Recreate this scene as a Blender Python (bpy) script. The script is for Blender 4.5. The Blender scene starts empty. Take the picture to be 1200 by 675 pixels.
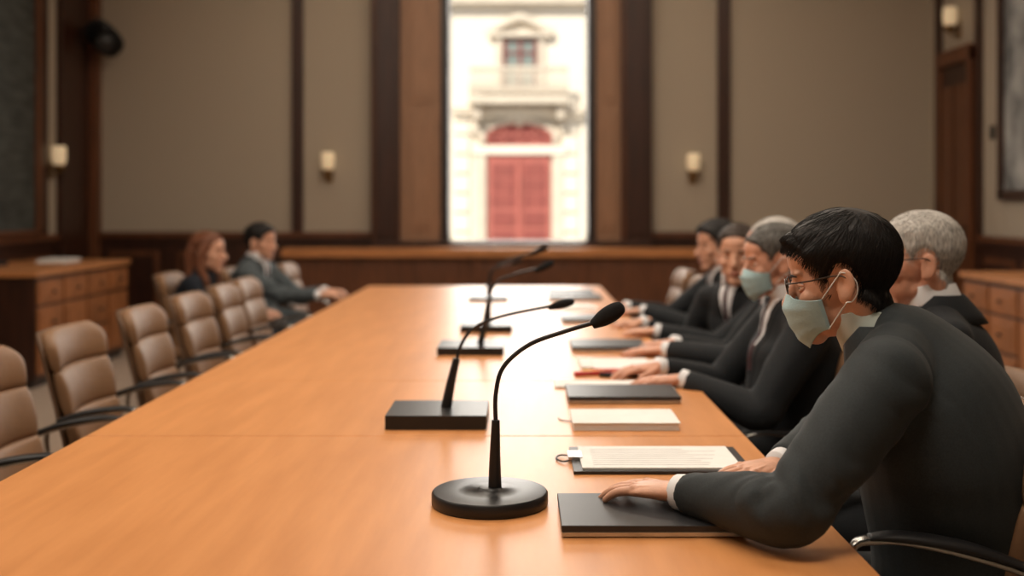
import bpy, math, random
import numpy as np
from mathutils import Vector, Matrix, kdtree, noise as mnoise
random.seed(4)
FPX=1300.0; CU=611.0; CV=240.0; CH=1.30
def P(u,v,d): return Vector(((u-CU)*d/FPX, d, CH-(v-CV)*d/FPX))
scene=bpy.context.scene
scene.view_settings.view_transform='Standard'

# ---------------- materials ----------------
def newmat(name):
    m=bpy.data.materials.new(name); m.use_nodes=True
    nt=m.node_tree; return m,nt,nt.nodes['Principled BSDF']
def mat(name,c,rough=0.5,metal=0.0,var=0.12,scale=20,bump=0.0,bscale=60,coat=0.0,spec=0.5,stretch=(1,1,1),emit=None,c2=None,sheen=0):
    m,nt,b=newmat(name)
    tc=nt.nodes.new('ShaderNodeTexCoord'); mp=nt.nodes.new('ShaderNodeMapping'); mp.inputs['Scale'].default_value=stretch
    nt.links.new(tc.outputs['Object'],mp.inputs['Vector'])
    n=nt.nodes.new('ShaderNodeTexNoise'); n.inputs['Scale'].default_value=scale; n.inputs['Detail'].default_value=5
    nt.links.new(mp.outputs['Vector'],n.inputs['Vector'])
    r=nt.nodes.new('ShaderNodeValToRGB')
    r.color_ramp.elements[0].position=0.3; r.color_ramp.elements[1].position=0.7
    lo=[x*(1-var) for x in c]; hi=[min(1,x*(1+var)) for x in (c2 or c)]
    r.color_ramp.elements[0].color=(*lo,1); r.color_ramp.elements[1].color=(*hi,1)
    nt.links.new(n.outputs['Fac'],r.inputs['Fac']); nt.links.new(r.outputs['Color'],b.inputs['Base Color'])
    b.inputs['Roughness'].default_value=rough; b.inputs['Metallic'].default_value=metal
    b.inputs['Coat Weight'].default_value=coat; b.inputs['Specular IOR Level'].default_value=spec
    if sheen: b.inputs['Sheen Weight'].default_value=sheen
    if bump>0:
        n2=nt.nodes.new('ShaderNodeTexNoise'); n2.inputs['Scale'].default_value=bscale; n2.inputs['Detail'].default_value=4
        nt.links.new(mp.outputs['Vector'],n2.inputs['Vector'])
        bp=nt.nodes.new('ShaderNodeBump'); bp.inputs['Strength'].default_value=bump; bp.inputs['Distance'].default_value=0.01
        nt.links.new(n2.outputs['Fac'],bp.inputs['Height']); nt.links.new(bp.outputs['Normal'],b.inputs['Normal'])
    if emit:
        b.inputs['Emission Color'].default_value=(*emit[0],1); b.inputs['Emission Strength'].default_value=emit[1]
    return m
M={}
M['table']=mat('table_maple',(0.58,0.242,0.079),0.37,var=0.06,scale=3,stretch=(7,0.8,7),c2=(0.62,0.272,0.097),spec=0.42,bump=0.012,bscale=8)
M['seam']=mat('table_seam',(0.13,0.05,0.018),0.5)
M['tedge']=mat('table_edge',(0.40,0.17,0.06),0.4,scale=4,stretch=(6,1,6))
M['dark']=mat('dark_wood',(0.036,0.0115,0.0055),0.38,var=0.35,scale=3,stretch=(8,8,1))
M['mid']=mat('mid_wood',(0.12,0.041,0.015),0.4,var=0.3,scale=3,stretch=(8,8,1))
M['orange']=mat('orange_wood',(0.30,0.112,0.037),0.4,var=0.25,scale=3,stretch=(8,1.5,1.5))
M['ledge']=mat('ledge_wood',(0.46,0.19,0.066),0.42,var=0.2,scale=3,stretch=(1.5,8,8))
M['shutter']=mat('shutter_wood',(0.30,0.16,0.09),0.5,var=0.15,scale=4,stretch=(8,8,1))
M['blackframe']=mat('black_frame',(0.02,0.012,0.01),0.4)
M['wall']=mat('wall_fabric',(0.40,0.338,0.265),0.85,var=0.05,scale=60,bump=0.15,bscale=300)
M['ceil']=mat('ceiling_paint',(0.6,0.56,0.50),0.9,var=0.03)
M['floor']=mat('floor_carpet',(0.34,0.26,0.20),0.95,var=0.15,scale=120,bump=0.3,bscale=400)
M['leather']=mat('tan_leather',(0.225,0.122,0.062),0.50,var=0.1,scale=15,bump=0.15,bscale=250,spec=0.4)
M['leatherd']=mat('tan_leather_shell',(0.12,0.065,0.035),0.5,var=0.1,scale=15)
M['chrome']=mat('arm_metal',(0.36,0.35,0.33),0.25,metal=1.0,var=0.05)
M['black']=mat('black_plastic',(0.010,0.010,0.011),0.45,var=0.1,spec=0.35)
M['blackm']=mat('black_mic_metal',(0.012,0.012,0.013),0.38,var=0.1,bump=0.05,bscale=500,spec=0.4)
M['foam']=mat('mic_foam',(0.010,0.010,0.011),0.9,var=0.3,scale=400,bump=0.6,bscale=900,spec=0.3)
M['lap']=mat('laptop_lid',(0.022,0.022,0.024),0.42,var=0.08,spec=0.4)
M['silver']=mat('silver_edge',(0.5,0.5,0.5),0.3,metal=0.9)
M['paper']=mat('paper',(0.80,0.80,0.78),0.8,var=0.03)
M['ink']=mat('printed_ink',(0.45,0.45,0.46),0.8)
M['shirt']=mat('white_shirt',(0.76,0.77,0.80),0.8,var=0.03)
M['shirt_olive']=mat('pale_shirt',(0.50,0.57,0.54),0.8,var=0.05)
M['tie']=mat('tie_dark',(0.04,0.015,0.02),0.6,var=0.3,scale=90)
M['suit1']=mat('suit_charcoal',(0.024,0.0305,0.034),0.74,var=0.18,scale=350,bump=0.08,bscale=500,spec=0.25,sheen=0.04)
M['suit2']=mat('suit_black',(0.016,0.0185,0.0215),0.8,var=0.12,scale=200,spec=0.22,sheen=0.03)
M['suit3']=mat('suit_slate',(0.062,0.075,0.083),0.85,var=0.12,scale=200,spec=0.25)
M['suit4']=mat('jacket_navy',(0.010,0.013,0.020),0.85,var=0.12,scale=200,spec=0.25)
M['skin']=mat('skin',(0.62,0.335,0.225),0.46,var=0.09,scale=45,bump=0.08,bscale=250,spec=0.45)
M['skin2']=mat('skin_ruddy',(0.60,0.30,0.20),0.46,var=0.10,scale=45,bump=0.08,bscale=250,spec=0.45)
M['lips']=mat('lips',(0.42,0.16,0.12),0.45)
M['nail']=mat('nails',(0.68,0.42,0.33),0.3,var=0.03)
M['eyew']=mat('eye_white',(0.7,0.68,0.65),0.25,var=0.02)
M['iris']=mat('iris',(0.03,0.018,0.01),0.2)
HS=dict(scale=45,stretch=(5,5,1),rough=0.55)
M['hblack']=mat('hair_black',(0.009,0.0072,0.0068),var=0.5,spec=0.3,**HS)
M['hgrey']=mat('hair_grey',(0.30,0.285,0.265),var=0.35,c2=(0.48,0.46,0.43),spec=0.3,**HS)
M['hdgrey']=mat('hair_dark_grey',(0.04,0.036,0.032),var=0.5,c2=(0.11,0.105,0.098),spec=0.3,**HS)
M['hbrown']=mat('hair_brown',(0.028,0.016,0.010),var=0.5,spec=0.3,**HS)
M['hauburn']=mat('hair_auburn',(0.15,0.055,0.026),var=0.5,spec=0.3,**HS)
M['mask']=mat('surgical_mask',(0.36,0.53,0.57),0.85,var=0.03,scale=80,bump=0.1,bscale=250)
M['strap']=mat('mask_strap',(0.75,0.75,0.73),0.8)
M['glasses']=mat('glasses_frame',(0.03,0.018,0.012),0.3)
M['brass']=mat('brass',(0.25,0.15,0.06),0.35,metal=0.8)
M['shade']=mat('sconce_glass',(0.75,0.62,0.42),0.5,emit=((1,0.72,0.42),0.3))
M['board']=mat('blackboard_slate',(0.045,0.05,0.045),0.7,var=0.5,scale=4,stretch=(1,1,4))
M['art']=mat('painting_canvas',(0.12,0.13,0.135),0.7,var=0.5,scale=3,c2=(0.3,0.3,0.29))
M['cream']=mat('facade_stucco',(0.80,0.71,0.57),0.9,var=0.03,scale=3)
M['cream2']=mat('facade_stone',(0.62,0.53,0.41),0.9,var=0.08,scale=3)
M['red']=mat('red_door',(0.40,0.11,0.08),0.6,var=0.12,scale=4)
M['redd']=mat('red_door_panel',(0.25,0.055,0.04),0.6,var=0.12,scale=4)
M['glassd']=mat('facade_glass',(0.20,0.23,0.20),0.4)
M['street']=mat('street',(0.4,0.37,0.33),0.9)
M['yellow']=mat('yellow_marker',(0.75,0.45,0.05),0.5)
M['redp']=mat('red_pen',(0.5,0.03,0.03),0.4)
M['lamp']=mat('lamp_panel',(0.9,0.9,0.9),0.5,emit=((1,0.9,0.78),2.0))

# ---------------- mesh builder ----------------
def cat(pts,k=6):
    A=[np.array(p,dtype=float).ravel() for p in pts]; n=len(A); out=[]
    for i in range(n-1):
        p0=A[max(i-1,0)];p1=A[i];p2=A[i+1];p3=A[min(i+2,n-1)]
        for j in range(k):
            t=j/k
            out.append(0.5*((2*p1)+(-p0+p2)*t+(2*p0-5*p1+4*p2-p3)*t*t+(-p0+3*p1-3*p2+p3)*t**3))
    out.append(A[-1]); return out
class MB:
    def __init__(s): s.v=[];s.f=[];s.m=[];s.sm=[]
    def add(s,vs,fs,mi=0,smooth=False):
        o=len(s.v); s.v+= [tuple(v) for v in vs]
        for f in fs: s.f.append(tuple(i+o for i in f)); s.m.append(mi); s.sm.append(smooth)
        return o
    def box(s,x0,x1,y0,y1,z0,z1,mi=0):
        if x0>x1:x0,x1=x1,x0
        if y0>y1:y0,y1=y1,y0
        if z0>z1:z0,z1=z1,z0
        vs=[(x0,y0,z0),(x1,y0,z0),(x1,y1,z0),(x0,y1,z0),(x0,y0,z1),(x1,y0,z1),(x1,y1,z1),(x0,y1,z1)]
        return s.add(vs,[(0,3,2,1),(4,5,6,7),(0,1,5,4),(1,2,6,5),(2,3,7,6),(3,0,4,7)],mi)
    def tube(s,pts,rads,n=14,mi=0,side=None,pw=1.0,closed=False,smooth=True):
        pts=[Vector(p) for p in pts]; N=len(pts); prev=None; vs=[]
        if not isinstance(rads,(list,tuple)): rads=[rads]*N
        for i,p in enumerate(pts):
            if closed: a=pts[(i-1)%N]; b=pts[(i+1)%N]
            else: a=pts[max(i-1,0)]; b=pts[min(i+1,N-1)]
            t=(b-a).normalized()
            if side is not None: sd=Vector(side)
            elif prev is None: sd=t.orthogonal()
            else: sd=prev
            sd=(sd-t*t.dot(sd)).normalized(); prev=sd; w=t.cross(sd)
            r=rads[i]; ra,rb=(r if isinstance(r,(tuple,list,np.ndarray)) else (r,r))
            for j in range(n):
                an=2*math.pi*j/n; c=math.cos(an); q=math.sin(an)
                if pw!=1.0:
                    c=math.copysign(abs(c)**pw,c); q=math.copysign(abs(q)**pw,q)
                vs.append(p+sd*(ra*c)+w*(rb*q))
        fs=[]
        R=N if closed else N-1
        for i in range(R):
            i2=(i+1)%N
            for j in range(n):
                k=(j+1)%n; fs.append((i*n+j,i*n+k,i2*n+k,i2*n+j))
        if not closed:
            fs.append(tuple(reversed(range(n)))); fs.append(tuple((N-1)*n+j for j in range(n)))
        return s.add(vs,fs,mi,smooth)
    def ctube(s,pts,rads,k=6,**kw):
        rr=[(r if isinstance(r,(tuple,list)) else (r,r)) for r in rads]
        pr=cat([tuple(p)+tuple(r) for p,r in zip(pts,rr)],k)
        return s.tube([p[:3] for p in pr],[(abs(p[3]),abs(p[4])) for p in pr],**kw)
    def ell(s,c,r,R=None,nu=18,nv=12,mi=0):
        c=Vector(c); vs=[];fs=[]
        if not isinstance(r,(tuple,list)): r=(r,r,r)
        for i in range(nv+1):
            ph=math.pi*i/nv
            for j in range(nu):
                th=2*math.pi*j/nu
                p=Vector((r[0]*math.sin(ph)*math.cos(th),r[1]*math.sin(ph)*math.sin(th),r[2]*math.cos(ph)))
                if R is not None: p=R@p
                vs.append(c+p)
        for i in range(nv):
            for j in range(nu):
                k=(j+1)%nu
                fs.append((i*nu+j,(i+1)*nu+j,(i+1)*nu+k,i*nu+k))
        return s.add(vs,fs,mi,True)
    def lathe(s,prof,c=(0,0,0),n=40,mi=0,smooth=True):
        vs=[];fs=[];N=len(prof)
        for (r,z) in prof:
            for j in range(n):
                a=2*math.pi*j/n; vs.append((c[0]+r*math.cos(a),c[1]+r*math.sin(a),c[2]+z))
        for i in range(N-1):
            for j in range(n):
                k=(j+1)%n; fs.append((i*n+j,i*n+k,(i+1)*n+k,(i+1)*n+j))
        fs.append(tuple(reversed(range(n)))); fs.append(tuple((N-1)*n+j for j in range(n)))
        return s.add(vs,fs,mi,smooth)
    def xf(s,start,M4):
        for i in range(start,len(s.v)): s.v[i]=tuple(M4@Vector(s.v[i]))
    def mesh(s,name,mats):
        import bmesh
        me=bpy.data.meshes.new(name); me.from_pydata(s.v,[],s.f)
        for m in mats: me.materials.append(m)
        me.polygons.foreach_set('material_index',s.m); me.polygons.foreach_set('use_smooth',s.sm)
        bm=bmesh.new(); bm.from_mesh(me); bmesh.ops.remove_doubles(bm,verts=bm.verts,dist=1e-6)
        bmesh.ops.recalc_face_normals(bm,faces=bm.faces); bm.to_mesh(me); bm.free(); me.update()
        return me
    def obj(s,name,mats,bevel=0,parent=None,center=True,seg=2):
        me=s.mesh(name,[M[m] for m in mats]); ob=bpy.data.objects.new(name,me); scene.collection.objects.link(ob)
        if center and parent is None:
            co=np.array([v.co[:] for v in me.vertices]); c=(co.min(0)+co.max(0))/2; c[2]=co[:,2].min()
            me.transform(Matrix.Translation(-Vector(c))); ob.location=Vector(c)
        if bevel:
            b=ob.modifiers.new('bevel','BEVEL'); b.width=bevel; b.segments=seg; b.limit_method='ANGLE'; b.angle_limit=math.radians(50)
        if parent: 
            ob.parent=parent; ob.matrix_parent_inverse=Matrix.Translation(-parent.location)
        return ob
def remesh(mb,voxel,it=3,fac=0.5):
    me=mb.mesh('tmp',[]); ob=bpy.data.objects.new('tmp',me); scene.collection.objects.link(ob)
    r=ob.modifiers.new('r','REMESH'); r.mode='VOXEL'; r.voxel_size=voxel; r.adaptivity=0
    if it:
        s=ob.modifiers.new('s','SMOOTH'); s.factor=fac; s.iterations=it
    bpy.context.view_layer.update()
    dg=bpy.context.evaluated_depsgraph_get(); m2=bpy.data.meshes.new_from_object(ob.evaluated_get(dg))
    n=len(m2.vertices); V=np.empty(n*3); m2.vertices.foreach_get('co',V); V=V.reshape(-1,3)
    N=np.empty(n*3); m2.vertices.foreach_get('normal',N); N=N.reshape(-1,3)
    F=[tuple(p.vertices) for p in m2.polygons]
    bpy.data.objects.remove(ob); bpy.data.meshes.remove(m2); bpy.data.meshes.remove(me)
    return V,N,F
def raw_obj(name,V,F,m,parent,M4=None,solid=0):
    me=bpy.data.meshes.new(name)
    if M4 is not None:
        A=np.array(M4); V=V@A[:3,:3].T+A[:3,3]
    me.from_pydata(V.tolist(),[],F); me.materials.append(M[m])
    me.polygons.foreach_set('use_smooth',[True]*len(F)); me.update()
    ob=bpy.data.objects.new(name,me); scene.collection.objects.link(ob)
    if parent:
        ob.parent=parent; ob.matrix_parent_inverse=Matrix.Translation(-parent.location)
    return ob
def sstep(a,b,x):
    t=np.clip((x-a)/(b-a),0,1); return t*t*(3-2*t)
def patch(V,N,F,val,off,eps=0.006):
    keep=val>-eps
    F2=[f for f in F if all(keep[i] for i in f)]
    used=sorted({i for f in F2 for i in f}); mp={i:k for k,i in enumerate(used)}
    V2=V+N*off[:,None]
    return V2[used],[tuple(mp[i] for i in f) for f in F2]

# ---------------- room ----------------
XL,XR,YB,YF,HC=-4.30,4.05,11.0,-1.6,4.2
def simple(name,boxes,mats,bevel=0):
    mb=MB()
    for b in boxes: mb.box(*b)
    return mb.obj(name,mats,bevel)
simple('floor',[(XL-.2,XR+.2,YF-.2,YB+.2,-.1,0,0)],['floor'])
simple('ceiling',[(XL-.2,XR+.2,YF-.2,YB+.2,HC,HC+.2,0)],['ceil'])
simple('wall_left',[(XL-.2,XL,YF-.2,YB+.2,0,HC,0)],['wall'])
simple('wall_right',[(XR,XR+.2,YF-.2,YB+.2,0,HC,0)],['wall'])
simple('wall_front',[(XL,XR,YF-.2,YF,0,HC,0)],['wall'])
WX0,WX1,WZ0,WZ1=-.71,.65,.936,3.9
simple('wall_back',[(XL,WX0,YB,YB+.2,0,HC,0),(WX1,XR,YB,YB+.2,0,HC,0),(WX0,WX1,YB,YB+.2,0,WZ0,0),(WX0,WX1,YB,YB+.2,WZ1,HC,0)],['wall'])
# window surround
mb=MB()
for a,b in ((-1.472,-1.193),(.98,1.28)):
    mb.box(a,b,YB-.14,YB,.89,HC,0); mb.box(a+.06,b-.06,YB-.16,YB-.14,1.0,HC-.1,0); mb.box(a+.02,a+.04,YB-.155,YB-.14,.9,HC,3)
for a,b in ((-1.193,-.795),(.735,.98)):
    mb.box(a,b,YB-.07,YB,.94,HC,1)
    w=b-a
    for z0,z1 in ((1.05,2.2),(2.3,3.7)):
        mb.box(a+w*.2,b-w*.2,YB-.085,YB-.07,z0,z1,1)
        mb.box(a+w*.28,b-w*.28,YB-.095,YB-.085,z0+.06,z1-.06,1)
mb.box(-.795,-.71,YB-.10,YB+.2,.936,HC,2); mb.box(.65,.735,YB-.10,YB+.2,.936,HC,2)
mb.box(-.71,.65,YB-.05,YB+.2,WZ1-.08,WZ1,2)
mb.box(-1.472,1.28,YB-.2,YB,.89,.936,0); mb.box(WX0,WX1,YB,YB+.25,.9,.945,0)
mb.obj('window_1',['dark','shutter','blackframe','mid'],.006)
# battens
def px(u,d=YB): return (u-CU)*d/FPX
i=0
for a,b in ((343,356),(840,855)):
    i+=1; simple('trim_%d'%i,[(px(a),px(b),YB-.05,YB,1.03,HC,0)],['dark'],.004)
simple('trim_3',[(XL,XL+.14,YB-.12,YB,0,HC,0)],['mid'],.004)
simple('trim_4',[(XR-.03,XR,YB-.35,YB-.2,0,HC,0),(XR-.03,XR,9.72,9.86,0,HC,0)],['dark'],.004)
simple('trim_5',[(XL,XL+.06,10.25,10.88,0,HC,0),(XL,XL+.05,9.84,9.97,1.03,HC,0)],['dark'],.004)
def wains(name,axis,a,b,h=1.03):
    mb=MB(); n=max(1,round((b-a)/.75)); w=(b-a)/n
    def bx(p,q,t,z0,z1,mi):
        if axis=='back': mb.box(p,q,YB-t,YB-.001,z0,z1,mi)
        elif axis=='left': mb.box(XL,XL+t,p,q,z0,z1,mi)
        else: mb.box(XR-t,XR,p,q,z0,z1,mi)
    bx(a,b,.03,0,h,0); bx(a,b,.07,h-.05,h+.0,1); bx(a,b,.05,h-.1,h-.05,0)
    for k in range(n):
        bx(a+k*w+.09,a+(k+1)*w-.09,.045,.25,h-.19,1)
        bx(a+k*w+.13,a+(k+1)*w-.13,.055,.29,h-.23,0)
    return mb.obj(name,['dark','mid'],.004)
wains('trim_6','back',XL+.14,-1.48); wains('trim_7','back',1.29,XR)
wains('trim_8','left',YF,10.2); wains('trim_9','right',YF,9.7)
simple('baseboard_back',[(XL+.15,-2.3,YB-.09,YB-.03,0,.14,0),(1.85,XR-.1,YB-.09,YB-.03,0,.14,0)],['dark'],.004)
simple('baseboard_left',[(XL+.03,XL+.08,YF,10.2,0,.14,0)],['dark'],.004)
simple('baseboard_right',[(XR-.08,XR-.03,YF,9.7,0,.14,0)],['dark'],.004)
# low cabinet under window
mb=MB(); a,b=-2.25,1.79
mb.box(a,b,10.62,10.79,0,.83,0); mb.box(a-.03,b+.03,10.54,10.80,.80,.885,1)
n=7; w=(b-a)/n
for k in range(n):
    mb.box(a+k*w+.04,a+(k+1)*w-.04,10.60,10.62,.1,.78,2); mb.box(a+k*w+.1,a+(k+1)*w-.1,10.59,10.60,.17,.71,2)
mb.obj('window_credenza',['mid','ledge','mid'],.004)
# cabinets at the side
def cabinet(name,x0,x1,y0,y1,front,h=.83):
    mb=MB()
    mb.box(x0,x1,y0,y1,.06,h-.04,0); mb.box(x0+.03,x1-.03,y0+.03,y1-.03,0,.06,3)
    mb.box(x0-(.03 if front<0 else 0),x1+(.03 if front>0 else 0),y0-.03,y1+.03,h-.04,h,1)
    n=max(2,round((y1-y0)/.45)); w=(y1-y0)/n; X=x1 if front>0 else x0
    for k in range(n):
        p,q=y0+k*w+.02,y0+(k+1)*w-.02
        rows=((.1,.33),(.35,.57),(.59,.76)) if k%2==0 else ((.1,.57),(.59,.76))
        for z0,z1 in rows:
            mb.box(X,X+front*.02,p,q,z0,z1,2); mb.box(X+front*.02,X+front*.027,p+.04,q-.04,z0+.035,z1-.035,2)
            c=(p+q)/2; mb.ell((X+front*.045,c,(z0+z1)/2),.014,mi=3,nu=10,nv=8)
    return mb.obj(name,['dark','ledge','orange','blackframe'],.004)
cabinet('wooden_sideboard',-4.22,-3.42,7.8,9.6,1)
cabinet('wooden_sideboard',3.13,3.95,5.2,7.83,-1)
# blackboard, painting, door
e=.003
mb=MB(); mb.box(XL+e,XL+.03,7.3,9.78,1.05,3.9,0)
for b in ((XL+e,XL+.06,9.74,9.82,1.02,3.95),(XL+e,XL+.06,7.22,7.3,1.02,3.95),(XL+e,XL+.06,7.22,9.82,1.04,1.08),(XL+e,XL+.06,7.22,9.82,3.9,3.97)): mb.box(*b,1)
mb.box(XL+e,XL+.1,7.3,9.7,1.04,1.07,1)
mb.obj('blackboard',['board','mid'],.004)
mb=MB(); mb.box(XR-.02,XR-e,7.6,9.28,1.42,3.2,0)
for b in ((XR-.05,XR-e,9.26,9.34,1.36,3.26),(XR-.05,XR-e,7.54,7.6,1.36,3.26),(XR-.05,XR-e,7.54,9.34,1.34,1.42),(XR-.05,XR-e,7.54,9.34,3.2,3.28)): mb.box(*b,1)
mb.obj('wall_painting',['art','dark'],.004)
mb=MB(); mb.box(XR-.04,XR-e,9.9,10.6,0,2.6,0)
for z0,z1 in ((.15,.95),(1.1,2.4)):
    for p,q in ((9.96,10.22),(10.28,10.54)): mb.box(XR-.06,XR-.04,p,q,z0,z1,1)
mb.box(XR-.07,XR-e,9.87,9.93,0,2.7,1); mb.box(XR-.07,XR-e,10.57,10.64,0,2.7,1); mb.box(XR-.08,XR-e,9.87,10.64,2.6,2.74,1)
mb.ell((XR-.09,9.99,1.05),.03,mi=2)
mb.obj('door_1',['dark','mid','brass'],.004)
mb=MB(); mb.box(XR-.015,XR,9.48,9.56,1.86,1.98,0); mb.box(XR-.022,XR-.015,9.505,9.535,1.89,1.95,0); mb.obj('light_switch',['black'],.002)
# sconces
def sconce(x,y,z,ang):
    mb=MB()
    mb.box(-.035,.035,-.012,0,-.12,.05,0)
    mb.ctube([(0,-.01,-.06),(0,-.06,-.09),(0,-.09,-.05),(0,-.09,-.01)],[.009,.009,.01,.012],mi=0,n=10)
    mb.lathe([(.018,-.06),(.045,-.045),(.06,-.01),(.066,.0),(.05,.005)],(0,-.09,0),n=20,mi=0)
    mb.lathe([(.045,0),(.06,.03),(.065,.10),(.06,.17),(.052,.175),(.05,.02)],(0,-.09,0),n=24,mi=1)
    mb.xf(0,Matrix.Translation((x,y,z))@Matrix.Rotation(ang,4,'Z'))
    ob=mb.obj('wall_sconce',['brass','shade'])
sconce(px(386),YB,1.64,0); sconce(px(811),YB,1.63,0); sconce(XL,10.1,1.66,math.radians(90)); sconce(XR,10.25,2.95,math.radians(-90))
# loudspeaker
mb=MB()
mb.ctube([(0,-.15,0),(0,-.14,0),(0,-.02,0),(0,.08,0),(0,.10,0)],[(.10,.14),(.125,.185),(.12,.175),(.085,.13),(.04,.06)],n=28,mi=0,pw=.75)
mb.ctube([(0,-.158,-.05),(0,-.15,-.05)],[.075,.085],n=24,mi=1,k=2); mb.ctube([(0,-.158,.09),(0,-.15,.09)],[.03,.035],n=20,mi=1,k=2)
mb.ctube([(0,.09,0),(0,.17,.02),(0,.26,.02)],[.02,.02,.02],n=10,mi=0)
mb.xf(0,Matrix.Translation((px(120,10.7),10.72,CH+197*10.7/FPX))@Matrix.Rotation(math.radians(25),4,'Z')@Matrix.Rotation(math.radians(12),4,'X')@Matrix.Scale(1.05,4))
mb.obj('wall_loudspeaker',['black','blackm'])

# ---------------- facade outside ----------------
FD=24.0
def fx(u): return (u-CU)*FD/FPX
def fz(v): return CH-(v-CV)*FD/FPX
mb=MB()
mb.box(-9,9,FD,FD+.6,-.1,12,0)
dx0,dx1=fx(572),fx(645)
mb.box(dx0-.28,dx0-.05,FD-.12,FD,-.1,fz(172),1); mb.box(dx1+.05,dx1+.28,FD-.12,FD,-.1,fz(172),1)
mb.box(dx0-.35,dx1+.35,FD-.16,FD,fz(181),fz(171),0)
cx=(dx0+dx1)/2; rw=(dx1-dx0)/2+.12
pts=[]
for k in range(17):
    a=math.pi*k/16; pts.append((cx+rw*math.cos(a),FD-.06,fz(162)+.36*math.sin(a)+.02))
mb.tube([(cx+rw,FD-.06,fz(171))]+pts+[(cx-rw,FD-.06,fz(171))],[.09]*19,n=8,mi=1)
for u in (541,668):
    for k in range(9): mb.box(fx(u)-.16,fx(u)+.16,FD-.09,FD,-.1+k*.42,.26+k*.42,0)
mb.box(fx(530),fx(686),FD-.28,FD,fz(133),fz(126),1); mb.box(fx(533),fx(683),FD-.2,FD,fz(138),fz(133),0)
mb.box(fx(552),fx(664),FD-.7,FD,fz(124),fz(116),1)
mb.box(fx(552),fx(664),FD-.7,FD-.6,fz(86),fz(82),1)
for k in range(26):
    x=fx(553)+(fx(663)-fx(553))*k/25
    mb.lathe([(.02,0),(.045,.12),(.02,.3),(.03,.56)],(x,FD-.65,fz(116)),n=8,mi=1)
for u in (560,656): mb.box(fx(u)-.08,fx(u)+.08,FD-.5,FD,fz(140),fz(124),1)
for u in (557,661): mb.ell((fx(u),FD-.06,fz(150)),(.14,.10,.22),mi=1); 
mb.ell((cx,FD-.1,fz(141)),(.13,.12,.14),mi=1)
ux0,ux1=fx(590),fx(629)
mb.box(ux0-.16,ux0-.03,FD-.1,FD,fz(103),fz(44),1); mb.box(ux1+.03,ux1+.16,FD-.1,FD,fz(103),fz(44),1)
mb.box(ux0-.32,ux1+.32,FD-.2,FD,fz(44),fz(39),1)
pts=[(ux0-.35,FD-.12,fz(40)),(ux0-.1,FD-.12,fz(33)),((ux0+ux1)/2,FD-.12,fz(22)),(ux1+.1,FD-.12,fz(33)),(ux1+.35,FD-.12,fz(40))]
mb.ctube(pts,[.08,.08,.1,.08,.08],n=8,mi=1)
mb.box(-9,9,FD-.3,FD,fz(6),fz(-2),1)
mb.obj('building_facade',['cream','cream2'],0)
mb=MB(); y=FD-.03
mb.box(dx0,dx1,y-.04,y,-.1,fz(182),0)
for k in range(2):
    p=dx0+(dx1-dx0)*k/2; q=dx0+(dx1-dx0)*(k+1)/2
    for a,b,m_ in ((.02,.75,1),(.85,1.15,1),(1.25,2.25,2)):
        if m_==2:
            w=(q-p-.2)/2
            for c in range(2):
                for r in range(3):
                    mb.box(p+.08+c*(w+.04),p+.08+c*(w+.04)+w,y-.06,y-.04,a+r*.33,a+r*.33+.28,1)
        else: mb.box(p+.1,q-.1,y-.07,y-.04,a,b,1)
mb.box(cx-.03,cx+.03,y-.1,y,-.1,fz(182),0)
mb.obj('red_double_door',['red','redd'],0)
mb=MB(); h0=fz(170); rr=(dx1-dx0)/2
vs=[(cx-rr,y,h0),(cx+rr,y,h0)]+[(cx+rr*math.cos(math.pi*k/12),y,h0+.2+.25*math.sin(math.pi*k/12)) for k in range(13)]
mb.add(vs,[tuple([0,1]+list(range(2,15)))],1)
fr=[(cx-rr,y-.03,h0),(cx+rr,y-.03,h0)]+[(cx+rr*math.cos(math.pi*k/12),y-.03,h0+.2+.25*math.sin(math.pi*k/12)) for k in range(13)]
mb.tube(fr,[.06]*15,n=6,closed=True,mi=0)
for k in (-.5,0,.5): mb.box(cx+k*rr-.03,cx+k*rr+.03,y-.06,y,h0,h0+.42,0)
mb.box(dx0,dx1,y-.06,y,h0+.18,h0+.23,0)
mb.obj('arched_transom',['red','redd'],0)
mb=MB(); mb.box(ux0,ux1,y-.01,y,fz(103),fz(47),1)
for x in (ux0,(ux0+ux1)/2-.03,ux1-.06): mb.box(x,x+.06,y-.05,y,fz(103),fz(47),0)
for v in (47.5,62,102): mb.box(ux0,ux1,y-.05,y,fz(v+1.5),fz(v-.5),0)
mb.obj('balcony_window',['redd','glassd'],0)
simple('street',[(-12,12,11.2,FD,-.3,-.1,0)],['street'])

# ---------------- table ----------------
TX0,TX1,TY0,TY1=-1.037,.533,1.0,7.53
mb=MB()
ys=[TY0,2.64,3.47,4.4,5.9,TY1]
for k in range(5): mb.box(TX0,TX1,ys[k]+(.003 if k else 0),ys[k+1]-.003,.735,.75,0)
mb.box(TX0+.003,TX1-.003,TY0,TY1-.003,.71,.7349,1)
mb.box(TX0+.004,TX1-.004,TY0+.01,TY1-.01,.7349,.7475,2)
for yy in (1.5,3.3,5.2,7.0):
    mb.box(-.45,-.05,yy-.04,yy+.04,0,.71,1); mb.box(-.65,.15,yy-.06,yy+.06,0,.05,1)
mb.box(-.27,-.23,1.5,7.0,.3,.68,1)
mb.obj('conference_table',['table','tedge','seam'],.0012,seg=1)

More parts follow.
